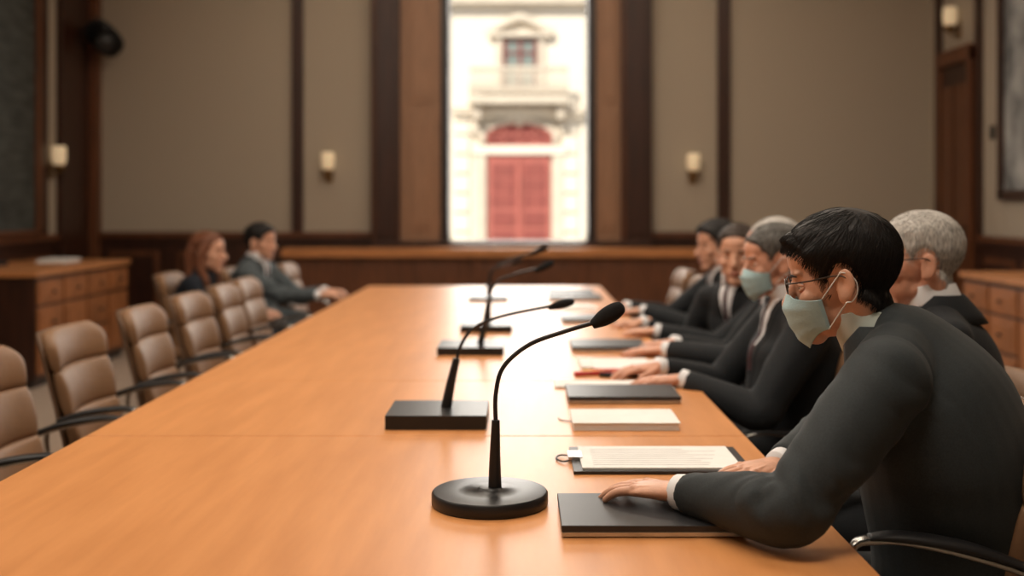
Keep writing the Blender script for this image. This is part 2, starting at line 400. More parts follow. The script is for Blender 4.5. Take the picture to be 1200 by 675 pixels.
# ---------------- microphones ----------------
def mic(base,stem,neck,head,d,name='gooseneck_microphone'):
    mb=MB(); base(mb)
    s=[P(*p,d) for p in stem[0]]; mb.ctube(s,stem[1],mi=0,n=20)
    g=[P(*p,d) for p in neck[0]]; mb.ctube(g,[neck[1]]*len(g),k=8,mi=0,n=12)
    a=P(*head[0],d); b=P(*head[1],d); r=head[2]; L=(b-a)
    mb.ctube([a-L*.1,a,a+L*.3,a+L*.65,a+L*.92,b],[r*.45,r*.62,r*.95,r,r*.7,r*.15],mi=1,n=20)
    return mb.obj(name,['blackm','foam'],.0025)
def rbase(mb):
    mb.lathe([(.105,0),(.107,.003),(.107,.021),(.104,.025),(.06,.026),(.024,.027),(.02,.032)],(-.058,2.04,.75),n=64)
mic(rbase,([(580,572),(580,540),(581,492)],[.0125,.0105,.0075]),([(581,494),(581,462),(590,430),(620,404),(660,389),(700,377)],.0042),((697,379),(731,358),.016),2.04)
def sbase(u0,u1,vf,vb,h,off=0):
    d0=.55*FPX/(vf-CV); x0=(u0-CU)*d0/FPX; x1=(u1-CU)*d0/FPX; d1=(.55-h)*FPX/(vb-CV)
    return (lambda mb: mb.box(x0,x1,d0,d1,.75,.75+h)),d0,d1
b,d0,d1=sbase(451,570,504,469,.035)
mic(b,([(523,478),(527,455),(535,420)],[.014,.012,.009]),([(535,424),(540,405),(556,384),(590,370),(655,357)],.0042),((645,360),(673,353),.0105),2.83)
b,d0,d1=sbase(512,590,417,398,.03)
mic(b,([(563,403),(567,385),(572,355)],[.013,.011,.008]),([(572,358),(576,340),(590,326),(640,312)],.005),((628,317),(649,307),.014),4.15)
b,d0,d1=sbase(539,600,390,376,.03)
mic(b,([(572,380),(573,360),(575,335)],[.013,.011,.008]),([(575,338),(577,318),(595,305),(632,294)],.005),((622,298),(642,290),.012),4.95)
b,d0,d1=sbase(549,595,353,344,.02)
mic(b,([(573,346),(572,338),(573,330)],[.013,.011,.008]),([(573,332),(575,318),(590,311),(605,307)],.005),((600,309),(612,304),.012),6.4)

# ---------------- things on table ----------------
def laptop(x0,x1,y0,y1,name='closed_laptop',rot=0):
    mb=MB(); cx,cy=(x0+x1)/2,(y0+y1)/2
    mb.box(x0,x1,y0,y1,.752,.760,1); mb.box(x0-.001,x1+.001,y0-.001,y1+.001,.7605,.771,0)
    for a in (x0+.03,x1-.03):
        for b in (y0+.03,y1-.03): mb.lathe([(.008,0),(.007,.002)],(a,b,.75),n=10)
    mb.xf(0,Matrix.Translation((cx,cy,0))@Matrix.Rotation(rot,4,'Z')@Matrix.Translation((-cx,-cy,0)))
    return mb.obj(name,['lap','silver'],.003)
laptop(.067,.372,1.83,2.035,rot=-.0)
laptop(.13,.44,3.06,3.27); 
laptop(.19,.47,4.14,4.38); laptop(.19,.44,5.15,5.4); laptop(.16,.46,6.35,6.6)
laptop(.17,.44,6.75,7.0)
def folder():
    mb=MB(); mb.box(.107,.475,2.26,2.49,.7503,.757,0); mb.box(.125,.455,2.275,2.478,.757,.761,1)
    for k in range(9): mb.box(.15,.15+.24+.04*math.sin(k*3),2.30+k*.018,2.3025+k*.018,.7611,.7614,2)
    mb.box(.1,.13,2.36,2.42,.757,.764,3)
    mb.ctube([(.11,2.40,.757),(.085,2.42,.754),(.075,2.39,.7535),(.09,2.36,.754),(.11,2.37,.757)],[.002]*5,n=8,mi=0)
    mb.obj('clipboard_folder',['lap','paper','ink','silver'],.0015)
folder()
mb=MB()
for k in range(5): mb.box(.127+.001*(k%2),.385-.0015*(k%3),2.70+.001*(k%2),2.88,.7503+k*.0034,.7535+k*.0034,0)
mb.box(.125,.388,2.698,2.883,.7675,.7695,0); mb.ctube([(.127,2.8,.753),(.10,2.83,.7515),(.095,2.86,.7515)],[.0015]*3,n=6,mi=1)
mb.obj('notepad_stack',['paper','black'],.0008)
mb=MB(); mb.box(.16,.46,3.30,3.45,.7503,.7535,0); mb.box(.10,.40,3.32,3.44,.7535,.756,0); mb.obj('loose_papers',['paper'],.0005)
mb=MB(); mb.box(.20,.44,3.72,3.93,.7503,.757,0); mb.box(.24,.46,3.66,3.86,.7572,.7602,0); mb.obj('stacked_documents',['paper'],.0005)
mb=MB(); 
for k,(a,b,m_) in enumerate(((.17,3.56,0),(.20,3.60,1),(.25,3.54,2),(.29,3.58,0),(.23,3.63,0))):
    mb.tube([(a,b,.7575),(a+.12,b+.03*math.cos(k*2),.7575)],[.0075,.0075],n=10,mi=m_); 
    mb.tube([(a+.12,b+.03*math.cos(k*2),.7575),(a+.135,b+.034*math.cos(k*2),.7575)],[.005,.001],n=10,mi=m_)
mb.obj('colored_pens',['redp','yellow','black'])
mb=MB(); mb.box(.16,.40,5.78,6.0,.7503,.756,0); mb.box(.14,.38,5.82,6.03,.7562,.7602,0); mb.obj('paper_sheets',['paper'],.0005)
# desk items
mb=MB(); mb.box(-4.18,-3.98,8.35,8.6,.83,.87,0)
mb.ctube([(-4.08,8.36,.92),(-4.08,8.40,.95),(-4.08,8.48,.96),(-4.08,8.56,.95),(-4.08,8.6,.92)],[.03,.022,.02,.022,.03],n=12,mi=0)
mb.box(-4.12,-4.04,8.40,8.55,.87,.94,0)
mb.obj('desk_telephone',['black'],.006)
mb=MB(); mb.box(-3.9,-3.66,8.9,9.2,.8305,.85,0); mb.box(-3.88,-3.65,8.92,9.18,.85,.862,0); mb.obj('paper_pile',['paper'],.001)

# ---------------- chairs ----------------
def make_chair(ar=0):
    mb=MB()
    for (v0,v1) in ((0,.36),(.36,.70),(.70,1.0)):
        pts=[];rd=[]
        for k in range(11):
            t=k/10; v=v0+(v1-v0)*t
            z=.45+.43*v; x=-.19-.11*v**1.1
            w=.225*(1-.10*(1-v)) 
            e=math.sin(math.pi*min(max(t,.0),1))**.45 if 0<t<1 else .25
            ww=w*(0.965+.035*e)
            if v>.86: ww*=math.sqrt(max(0.05,1-((v-.86)/.15)**2*.45))
            pts.append((x,0,z)); rd.append((ww,.016+.020*e))
        s0=len(mb.v); mb.tube(pts,rd,n=36,mi=0,side=(0,1,0),pw=.6)
        for i in range(s0,len(mb.v)):
            x,y,z=mb.v[i]; mb.v[i]=(x+1.1*y*y,y,z)
    pts=[];rd=[]
    for k in range(13):
        v=k/12; pts.append((-.218-.11*v**1.1,0,.42+.455*v)); w=.228*(1-.10*(1-v))
        if v>.86: w*=math.sqrt(max(0.05,1-((v-.86)/.15)**2*.5))
        rd.append((w,.012))
    s0=len(mb.v); mb.tube(pts,rd,n=36,mi=1,side=(0,1,0),pw=.6)
    for i in range(s0,len(mb.v)):
        x,y,z=mb.v[i]; mb.v[i]=(x+1.1*y*y,y,z)
    pts=[(-.22,0,.415),(-.2,0,.42),(-.1,0,.425),(.05,0,.43),(.17,0,.43),(.225,0,.42),(.245,0,.405)]
    rd=[(.19,.02),(.215,.035),(.225,.042),(.23,.044),(.225,.042),(.21,.034),(.18,.015)]
    mb.ctube(pts,rd,k=4,n=36,mi=0,side=(0,1,0),pw=.6)
    mb.box(-.17,.17,-.17,.17,.365,.39,3)
    for s in (-1,1):
        y=s*.262
        mb.ctube([(-.235,s*.235,.50),(-.225,y,.565+ar),(-.18,y,.60+ar),(-.05,y,.632+ar),(.04,y,.64+ar),(.085,y,.615+ar),(.08,y,.55),(.05,y,.44),(.02,s*.23,.385),(.0,s*.12,.378)],
                 [(.010,.006)]+[(.018,.007)]*4+[(.014,.007)]*3+[(.012,.006)]*2,k=6,n=12,mi=2,side=(0,1,0))
        mb.ctube([(-.19,y,.606+ar),(-.1,y,.632+ar),(-.0,y,.645+ar),(.055,y,.642+ar)],[(.018,.006),(.022,.009),(.022,.009),(.016,.006)],n=12,mi=3,side=(0,1,0))
    mb.lathe([(.05,.36),(.03,.34),(.028,.2),(.022,.2),(.022,.09),(.04,.08),(.04,.06)],n=20,mi=2)
    for k in range(5):
        a=2*math.pi*k/5+.3; c,q=math.cos(a),math.sin(a)
        mb.ctube([(.02*c,.02*q,.085),(.15*c,.15*q,.08),(.28*c,.28*q,.065)],[(.02,.016),(.017,.013),(.012,.01)],n=10,mi=2)
        mb.lathe([(.026,-.01),(.028,-.006),(.028,.006),(.026,.01)],n=16,mi=3)
        n0=len(mb.v)-64
        mb.xf(n0,Matrix.Translation((.285*c,.285*q,.028))@Matrix.Rotation(a,4,'Z')@Matrix.Rotation(math.pi/2,4,'X'))
    return mb.mesh('conference_chair_mesh',[M['leather'],M['leatherd'],M['chrome'],M['black']])
CM=make_chair(); CM2=make_chair(.07)
def chair(x,y,ang,z=0,me=None):
    ob=bpy.data.objects.new('conference_chair',me or CM); scene.collection.objects.link(ob)
    ob.location=(x,y,0); ob.rotation_euler=(0,0,math.radians(ang))
    if z: ob.scale=(1,1,1+z)
    return ob
for x,y,a in ((-1.27,3.15,4),(-1.30,3.83,0),(-1.30,4.55,2),(-1.30,5.20,-1),(-1.30,5.80,2),(-1.31,6.30,0),(-1.42,7.93,0)): chair(x,y,a)
chair(-1.90,6.80,0); chair(-1.67,7.36,0)

# ---------------- people ----------------
def head_base():
    mb=MB()
    mb.ell((-.018,0,.035),(.097,.077,.087),nu=28,nv=20)
    mb.ell((.022,0,.0),(.064,.066,.075),nu=24,nv=16)
    mb.ell((.030,0,-.045),(.052,.054,.060),nu=24,nv=16)
    mb.ell((.012,0,-.062),(.055,.056,.038))
    mb.ell((.064,0,-.095),(.022,.028,.020))
    mb.ell((.070,0,.028),(.018,.050,.013)); mb.ell((.05,0,.05),(.04,.055,.04))
    for s in (-1,1):
        mb.ell((.056,s*.040,-.022),(.024,.020,.020)); mb.ell((-.03,s*.05,-.05),(.03,.02,.04))
        mb.ell((.090,s*.011,-.034),(.011,.008,.008))
        R=Matrix.Rotation(math.radians(s*-20),3,'Z')@Matrix.Rotation(math.radians(-12),3,'Y')
        mb.ell((-.012,s*.083,-.008),(.019,.0065,.033),R=R); mb.ell((-.004,s*.076,-.028),(.010,.010,.014))
    mb.ctube([(.078,0,.018),(.090,0,0),(.101,0,-.020),(.106,0,-.030),(.092,0,-.040)],[.0075,.0085,.011,.012,.008],n=14)
    mb.ell((.082,0,-.062),(.012,.024,.013))
    mb.ctube([(-.022,0,-.03),(-.032,0,-.09),(-.045,0,-.14),(-.062,0,-.20)],[.058,.055,.056,.062],n=24)
    V,N,F=remesh(mb,.0032,4)
    for s in (-1,1):
        g=np.exp(-(((V[:,1]-s*.031)/.017)**2+((V[:,2]-.002)/.011)**2))*(V[:,0]>.03); V[:,0]-=.008*g
        g=np.exp(-(((V[:,0]+.009)/.009)**2+((V[:,2]+.004)/.016)**2))*((V[:,1]*s)>.078)*(N[:,1]*s>.2); V[:,1]-=s*.006*g
    return V,N,F
HV,HN,HF=head_base()
KD=kdtree.KDTree(len(HV))
for i_,p_ in enumerate(HV): KD.insert(p_,i_)
KD.balance()
def surfx(y,z):
    d=(HV[:,1]-y)**2+(HV[:,2]-z)**2; m=(d<.005**2)&(HV[:,0]>0); return HV[m,0].max() if m.any() else .08
def hairval(V,lift=0.0,low=-.095):
    zz=[-.3,low-.01,low,low+.025,-.045,-.038,-.03,0,.03,.05,.068+lift,.08+lift,.095+lift,.3]
    xx=[-.3,-.3,-.06,-.045,-.035,-.02,.022,.028,.040,.052,.066,.085,.2,.2]
    val=np.interp(V[:,2],zz,xx)-V[:,0]
    ear=np.sqrt(((V[:,0]+.008)/.024)**2+((V[:,2]+.010)/.038)**2)-1
    ev=np.where(np.abs(V[:,1])>.055,ear*.03,1); 
    return np.minimum(val,ev)
def make_hair(style,seed,nst,hair,E,hm,low=-.080):
    val=hairval(HV,lift={'full':-.004,'recede':.010,'short':0,'long':0}[style],low=low)
    T={'full':.018,'recede':.010,'short':.011,'long':.014}[style]
    topw=sstep(-.02,.09,HV[:,2]); th=T*(.32+.68*topw)
    if style=='full': th=th+.007*np.exp(-((HV[:,0]-.06)/.035)**2)*topw
    ang=np.arctan2(HV[:,1],HV[:,2]+.02)
    rr=np.sqrt(HV[:,1]**2+(HV[:,2]+.02)**2)
    nz=np.array([mnoise.noise(Vector((p[0]*16+seed,a*5+p[0]*10,r*5))) for p,a,r in zip(HV,ang,rr)])
    off=th*sstep(0,.018,val)*(1+.25*nz)-.0025
    hv,hf=patch(HV,HN,HF,val,off,.004); raw_obj('hair',hv,hf,hair,E,hm)
    rnd=random.Random(int(seed*10)); crown=Vector((-.055,.01,.125))
    idx=[i for i in range(len(HV)) if val[i]>.003]
    cu=bpy.data.curves.new('hair_strands','CURVE'); cu.dimensions='3D'; cu.bevel_depth=.00085 if nst<1500 else .00062; cu.bevel_resolution=0; cu.use_fill_caps=False
    L0={'full':9,'short':5,'recede':5,'long':8}[style]
    for _ in range(nst):
        i=rnd.choice(idx); n=Vector(HN[i]); o=max(off[i],.001); p=Vector(HV[i])+n*o*.7
        jit=Vector((rnd.gauss(0,.22),rnd.gauss(0,.22),rnd.gauss(0,.22))); lift=rnd.uniform(-.0003,.0040 if style!='long' else .002); pts=[p.copy()]; free=0
        cl=mnoise.noise_vector(Vector(HV[i])*18+Vector((seed,0,0)))*.45; jit+=cl
        if style=='full': jit+=Vector((.35,0,0))
        nl=int(L0*rnd.uniform(.6,1.2)); last=None
        for k in range(nl):
            d=(p-crown); d=d-n*n.dot(d)
            if d.length<1e-4: d=Vector((1,0,0))
            d=d.normalized()+jit; d=(d-n*n.dot(d)).normalized()
            q=p+d*.0062
            if not free:
                _,j,_=KD.find(q-n*o)
                if val[j]<.0:
                    free=1; p=q
                else:
                    n=Vector(HN[j]); o=max(off[j],.0); p=Vector(HV[j])+n*(o+lift*(k/nl)+.0006); p=p.lerp(q,.55)
            else:
                free+=1; p=q+Vector((0,0,-.0012*free))
                if free>(2 if (style=='full' and q.x>.03) else 1): break
            pts.append(p.copy())
        if len(pts)<3: continue
        sp=cu.splines.new('POLY'); sp.points.add(len(pts)-1)
        for k,pt in enumerate(pts):
            w=hm@pt; sp.points[k].co=(w.x,w.y,w.z,1); sp.points[k].radius=1-.75*(k/(len(pts)-1))**2
    cu.materials.append(M[hair]); ob=bpy.data.objects.new('hair_strands',cu); scene.collection.objects.link(ob)
    ob.parent=E; ob.matrix_parent_inverse=Matrix.Translation(-E.location)
def hand_base(curl,side):
    mb=MB()
    mb.ctube([(-.04,0,.002),(0,0,0),(.03,0,0),(.065,0,0),(.092,0,-.002)],[(.024,.019),(.026,.018),(.034,.016),(.040,.0135),(.038,.011)],n=24,side=(0,1,0),k=4)
    nails=[]
    for (x,y,L,sp) in ((.086,.0300,.074,8),(.091,.0100,.082,2.5),(.088,-.0100,.076,-3.5),(.078,-.0290,.060,-10)):
        a=math.radians(sp); p=Vector((x-.015,y-.015*math.tan(a),.0)); pts=[p]; an=math.radians(-1)
        q=Vector((x,y,.001)); pts.append(q)
        for fr,c in ((.45,3+curl*.4),(.30,9+curl),(.25,9+curl)):
            an-=math.radians(c); q=q+Vector((math.cos(an)*math.cos(a),math.cos(an)*math.sin(a),math.sin(an)))*L*fr; pts.append(q)
        mb.ctube(pts,[.0088,.0085,.0080,.0073,.0058],k=5,n=14); mb.ell(pts[-1],.0059,nu=12,nv=8); mb.ell((x,y,.0045),(.0095,.0075,.008),nu=12,nv=8)
        nails.append((pts[-1],an,a))
        mb.ctube([(x-.05,y*.55,.010),(x-.025,y*.8,.0095),(x,y,.007)],[.0025,.0035,.004],n=8,k=3)
    mb.ctube([(.018,.018,-.004),(.042,.040,-.008),(.068,.053,-.011),(.092,.058,-.015)],[.016,.0125,.0098,.0078],k=5,n=14); mb.ell((.092,.058,-.015),.0079,nu=12,nv=8)
    V,N,F=remesh(mb,.0019,2)
    if side=='L':
        V=V.copy(); V[:,1]*=-1; F=[tuple(reversed(f)) for f in F]
    return V,F,nails
HANDS={(c,s):hand_base(c,s) for c in (6,18) for s in 'LR'}
def ik(S,W,l1,l2,pole):
    D=W-S; d=D.length; k=max(1.0,d/(l1+l2)*1.005); l1*=k; l2*=k; d_=D.normalized()
    a=(l1*l1-l2*l2+d*d)/(2*d); h=math.sqrt(max(l1*l1-a*a,0)); p=(pole-d_*pole.dot(d_)).normalized()
    return S+d_*a+p*h
def person(name,hip,fang,neck,head,yaw,pitch,wl,wr,dl,dr,suit='suit2',skin='skin',hair='hblack',style='short',mask=False,glasses=False,
           el=None,er=None,shirt='shirt',tie=True,female=False,vox=.010,hs=1.0,sh=.178,seed=1,folds=1.2,curl=6,bulk=1.0,hunch=0.0,nst=700,clift=0.0,craise=0.0):
    fa=math.radians(fang); f=Vector((math.cos(fa),math.sin(fa),0)); s=Vector((-math.sin(fa),math.cos(fa),0))
    hip=Vector(hip); neck=Vector(neck); head=Vector(head); wl=Vector(wl); wr=Vector(wr)
    E=bpy.data.objects.new(name,None); scene.collection.objects.link(E); E.location=(hip.x,hip.y,0); E.empty_display_size=.2
    k=.90 if female else 1.0
    hm=Matrix.Translation(head)@Matrix.Rotation(math.radians(yaw),4,'Z')@Matrix.Rotation(math.radians(pitch),4,'Y')@Matrix.Scale(hs,4)
    A0=hm@Vector((-.030,0,-.08)); A1=hm@Vector((-.058,0,-.19)); t=(neck.z-A0.z)/(A1.z-A0.z); t=min(max(t,0),1.3)
    ax=(A0-A1).normalized(); nn=A0.lerp(A1,t); neck=Vector((nn.x,nn.y,neck.z))
    C=neck-Vector((0,0,.06-hunch*.3-craise))-f*(.008+hunch)
    SL=C+s*sh*k-Vector((0,0,.030)); SR=C-s*sh*k-Vector((0,0,.030))
    sp=lambda t,b: hip.lerp(C,t)-f*b
    B=bulk
    mb=MB()
    mb.ctube([hip-Vector((0,0,.05)),sp(.05,.0),sp(.3,.02),sp(.55,.03),sp(.8,.025),C-Vector((0,0,.01)),C.lerp(neck,.5),neck-ax*.005],
             [(.15*B,.10*B),(.178*B,.125*B),(.168*B,.128*B),(.184*B,.134*B),(.184*B,.124*B),(.150,.090),(.095,.070),(.062,.058)] if not female else
             [(.15,.10),(.165,.12),(.13,.10),(.145,.115),(.15,.11),(.13,.08),(.085,.065),(.05,.05)],n=32,side=s,k=5,pw=.9)
    r=.063*k*B
    mb.ctube([SL,C+s*.10*k-Vector((0,0,.012)),C+s*.05+Vector((0,0,.002)),C+Vector((0,0,.002)),C-s*.05+Vector((0,0,.002)),C-s*.10*k-Vector((0,0,.012)),SR],[r,r*1.0,.058*k,.056*k,.058*k,r*1.0,r],n=20,k=4)
    mb.ell(SL,r*1.03); mb.ell(SR,r*1.03)
    if hunch: mb.ell(C-Vector((0,0,.10))-f*.02,(.13,.13,.15))
    elb=[]
    for S,W,sg,e in ((SL,wl,1,el),(SR,wr,-1,er)):
        e=Vector(e) if e else ik(S,W,.29*k,.255*k,Vector((0,0,-1))+s*sg*.55-f*.2)
        if e.z<.81 and W.z>.75 and (TX0-.03<e.x<TX1+.03): e.z=.81
        elb.append(e)
        u=(W-e).normalized()
        q=k*B
        mb.ctube([S,S.lerp(e,.35),S.lerp(e,.8),e,e.lerp(W,.3),e.lerp(W,.7),W-u*.012],[.064*q,.062*q,.054*q,.052*q,.050*q,.043*k,.037*k],n=24,k=4)
        mb.ell(e,.052*q)
    feet=[]
    for sg in (1,-1):
        h=hip+s*sg*.095+Vector((0,0,.005)); kn=h+f*.40+s*sg*.04; kn.z=.50; an=kn+f*(-.02); an.z=.11
        mb.ctube([h-f*.04,h.lerp(kn,.4),h.lerp(kn,.85),kn+f*.01-Vector((0,0,.02)),kn.lerp(an,.3),kn.lerp(an,.7),an],[.09*k,.082*k,.066*k,.062*k,.056*k,.050*k,.045*k],n=20,k=4)
        feet.append(an)
    V,N,F=remesh(mb,vox,6 if vox>.008 else 8)
    D=np.zeros(len(V)); WA=np.zeros(len(V))
    def seg(a,b,rad,camp):
        a=np.array(a); b=np.array(b); L=np.linalg.norm(b-a); u=(b-a)/L; t=(V-a)@u; R=V-a-t[:,None]*u; rd=np.linalg.norm(R,axis=1)
        e1=np.cross(u,[0,0,1.0]); e1/=np.linalg.norm(e1); e2=np.cross(u,e1); ph=np.arctan2(R@e2,R@e1)
        w=sstep(rad*1.6,rad*1.15,rd)*sstep(-.03,.02,t)*sstep(L+.03,L-.02,t)
        ids=np.where(w>.01)[0]
        for i in ids:
            c,q=math.cos(ph[i]),math.sin(ph[i])
            v1=mnoise.noise(Vector((t[i]*19+1.3*c+.6*q+seed,c*.45+t[i]*3,q*.45+seed*2)))
            v2=mnoise.noise(Vector((t[i]*30-1.6*q+1.0*c+seed,c*.5,q*.5+5)))
            v=v1+.35*v2-.25*math.exp(-(v1/.16)**2)
            am=camp(t[i],L)
            if w[i]>WA[i]: D[i]=v*am*w[i]; WA[i]=w[i]
    for e,W,S in ((elb[0],wl,SL),(elb[1],wr,SR)):
        seg(S,e,.062*B,lambda t,L:.0030+.010*math.exp(-((L-t)/.07)**2)+.002*math.exp(-(t/.06)**2))
        seg(e,W,.050*B,lambda t,L:.0032+.010*math.exp(-(t/.07)**2)+.002*math.exp(-((L-t)/.05)**2))
    tv=[]
    for p in V:
        a1=mnoise.noise(Vector((p[0]*4+seed*3.1+p[2]*6,p[1]*4-p[2]*3,p[2]*3))); a2=mnoise.noise(Vector((p[0]*6-p[2]*8,p[1]*6+seed,p[2]*4+p[0]*5)))
        tv.append(a1+.5*a2)
    D+=np.array(tv)*.0075*(1-WA)
    ls=np.abs((V-np.array(C))@np.array(s)); seam=np.exp(-((ls-(sh*k-.022))/.005)**2)*sstep(SL.z-.10,SL.z-.05,V[:,2])*(1 if vox<.008 else 0)
    D-=seam*.0022
    low=sstep(0,.05,V[:,2]-.792) if wl.z>.76 else 1
    V=V+N*(D*folds*low)[:,None]
    raw_obj('body',V,F,suit,E)
    l=(V-np.array(neck))@np.array(s); h=neck.z-V[:,2]; fn=N@np.array(f); ff=(V-np.array(neck))@np.array(f)
    ok=np.where((fn>.0)&(np.abs(l)<.12)&(ff>-.02)&(ff<.2),1,-1)
    def pp(val,o,m,nm):
        val=np.where(ok>0,val,-1); vv,f2=patch(V,N,F,val,o*sstep(-.002,.008,val)-.003*(1-sstep(-.002,.008,val)),.012)
        if f2: raw_obj(nm,vv,f2,m,E)
    v1=np.minimum(.055*(1-h/.27)-np.abs(l)+.0,h+.04); v1=np.where(h<.27,v1,-1)
    v0=np.minimum(.055*(1-h/.27)+.032-np.abs(l),.30-h); 
    pp(np.minimum(v0,h+.02),.004,suit,'lapels'); pp(v1,.0065,shirt,'shirt_front')
    if tie: pp(np.where(h<.24,np.minimum(.014+.03*np.clip(h,0,.2)-np.abs(l),h+.02),-1),.011,'tie','tie')
    nc=neck+ax*(.008+clift)
    q=Vector((0,0,1)).rotation_difference(ax).to_matrix().to_4x4()
    mb=MB()
    def band(prof,a0,a1,mi,drop):
        n=44; vs=[];fs=[]; m_=len(prof)
        for i in range(n+1):
            a=a0+(a1-a0)*i/n; dd=drop*max(0,math.cos(a))
            c,sn=math.cos(a),math.sin(a)
            for (rr,z) in prof:
                pt=q@Vector((0,0,z-dd)); vs.append(nc+pt+f*(rr*c)+s*(rr*sn))
        for i in range(n):
            for j in range(m_):
                k2=(j+1)%m_; fs.append((i*m_+j,i*m_+k2,(i+1)*m_+k2,(i+1)*m_+j))
        fs+=[tuple(range(m_)),tuple(n*m_+j for j in reversed(range(m_)))]
        mb.add(vs,fs,mi,True)
    K=k*hs
    band([(.073*K,-.032),(.070*K,.0),(.0665*K,.036),(.0655*K,.038),(.062*K,.036),(.064*K,-.03)],.22,2*math.pi-.22,0,.018)
    band([(.110*K,-.062),(.100*K,-.034),(.088*K,-.010),(.079*K,.007),(.0755*K,.010),(.0715*K,.006),(.074*K,-.012),(.09*K,-.062)],.85,2*math.pi-.85,1,.06)
    mb.obj('collar',[shirt,suit],parent=E)
    raw_obj('head',HV,HF,skin,E,hm)
    make_hair(style,seed*7.3,nst,hair,E,hm)
    if style=='long':
        mb=MB()
        mb.ctube([(-.05,0,.07),(-.085,0,.0),(-.088,0,-.09),(-.075,0,-.17),(-.05,0,-.24)],[(.06,.05),(.086,.045),(.092,.045),(.09,.04),(.06,.018)],n=24,side=(0,1,0))
        for sg in (-1,1): mb.ctube([(.01,sg*.055,.07),(.0,sg*.086,.01),(-.01,sg*.09,-.07),(.015,sg*.085,-.16),(.03,sg*.075,-.22)],[.022,.022,.026,.026,.010],n=14)
        a,b,c=remesh(mb,.005,3); nz=np.array([mnoise.noise(Vector((p[0]*60,p[1]*60,p[2]*8))) for p in a]); raw_obj('hair_length',a+b*(nz*.006)[:,None],c,hair,E,hm)
    mb=MB()
    for sg in (-1,1):
        ex=surfx(sg*.031,.002); c=Vector((ex-.0095,sg*.031,.002))
        mb.ell(c,.0125,mi=0); mb.ell(c+Vector((.0105,0,0)),(.0025,.0058,.0058),mi=1,nu=14,nv=10)
        for zz,am in ((.0045,-28),(-.0075,24)):
            pts=[Vector((c.x+.0118*math.cos(t)*math.cos(math.radians(am)*.5),c.y+.0145*math.sin(t),c.z+zz*math.cos(t)**.8 if math.cos(t)>0 else c.z)) for t in [x*.24 for x in range(-6,7)]]
            mb.tube(pts,[.0016+.0016*math.cos(x*.24) for x in range(-6,7)],n=8,mi=2)
        pts=[]
        for k2 in range(7):
            y=.014+.036*k2/6; z=.021+.005*math.sin(math.pi*k2/6*.9); pts.append((surfx(sg*y,z)+.001,sg*y,z))
        mb.tube(pts,[.001,.0028,.0032,.003,.0026,.002,.001],n=8,mi=3)
    if not mask:
        for z,r_ in ((-.0585,.0030),(-.066,.0038)):
            pts=[(surfx(y,z)+.0005,y,z+abs(y)*(.05 if z>-.06 else .12)) for y in [x*.0055 for x in range(-4,5)]]
            mb.tube(pts,[.0008,.0018,r_*.8,r_,r_*.9,r_,r_*.8,.0018,.0008],n=8,mi=4)
    mb.xf(0,hm); mb.obj('face_features',['eyew','iris',skin,hair,'lips'],parent=E)
    if mask:
        mid=cat([(.103,-.008),(.114,-.024),(.1165,-.040),(.112,-.062),(.106,-.082),(.098,-.100),(.082,-.119)],5)
        nv=len(mid); nu=33; vs=[];fs=[]
        for i,(xm,zm) in enumerate(mid):
            v=i/(nv-1); ye=.0695-.012*v; xe=.036-.004*v; ze=-.026-.058*v
            pl=.0022*(abs(((v*3.6)%1)-.5)*2)-.0011
            for j in range(nu):
                u=-1+2*j/(nu-1); a=u*math.pi/2; ca=abs(math.cos(a))**.85
                x=xe+(xm+pl-xe)*ca; yy=ye*math.copysign(abs(math.sin(a))**1.1,a); sa=math.sin(a)**2
                if v<.3: x-= .004*(1-v/.3)*math.exp(-((abs(yy)-.025)/.012)**2)
                z=zm*(1-sa)+ze*sa
                vs.append((x,yy,z))
        for i in range(nv-1):
            for j in range(nu-1):
                a=i*nu+j; fs.append((a,a+1,a+nu+1,a+nu))
        ob=raw_obj('face_mask',np.array(vs),fs,'mask',E,hm); sm=ob.modifiers.new('s','SOLIDIFY'); sm.thickness=.0012; sm.offset=0
        mb=MB()
        for z0,z1,ye in ((-.026,.018,.0695),(-.084,-.038,.0575)):
            for sg in (-1,1): mb.ctube([(.036,sg*ye,z0),(.014,sg*(ye+.010),(z0+z1)/2),(-.008,sg*.086,z1)],[.0012]*3,n=8)
        for sg in (-1,1):
            mb.ctube([(-.008,sg*.086,.018),(-.022,sg*.088,.012),(-.032,sg*.086,-.004),(-.030,sg*.084,-.024),(-.018,sg*.084,-.038),(-.008,sg*.086,-.038)],[.0012]*6,n=8)
        mb.xf(0,hm); mb.obj('mask_straps',['strap'],parent=E)
    if glasses:
        mb=MB()
        for sg in (-1,1):
            pts=[(.099-.20*abs(.022*math.cos(t)+.031)*.25,sg*(.032+.022*math.copysign(abs(math.cos(t))**.7,math.cos(t))),.008+.014*math.copysign(abs(math.sin(t))**.7,math.sin(t))) for t in [2*math.pi*x/24 for x in range(24)]]
            mb.tube(pts,[.0013]*24,n=8,closed=True)
            mb.ctube([(.096,sg*.053,.014),(.086,sg*.066,.013),(.05,sg*.075,.012),(.0,sg*.083,.013),(-.02,sg*.087,.002),(-.028,sg*.085,-.014)],[.0015]*6,n=8)
        mb.ctube([(.0985,-.010,.011),(.102,0,.014),(.0985,.010,.011)],[.0013]*3,n=8)
        mb.xf(0,hm); mb.obj('eyeglasses',['glasses'],parent=E)
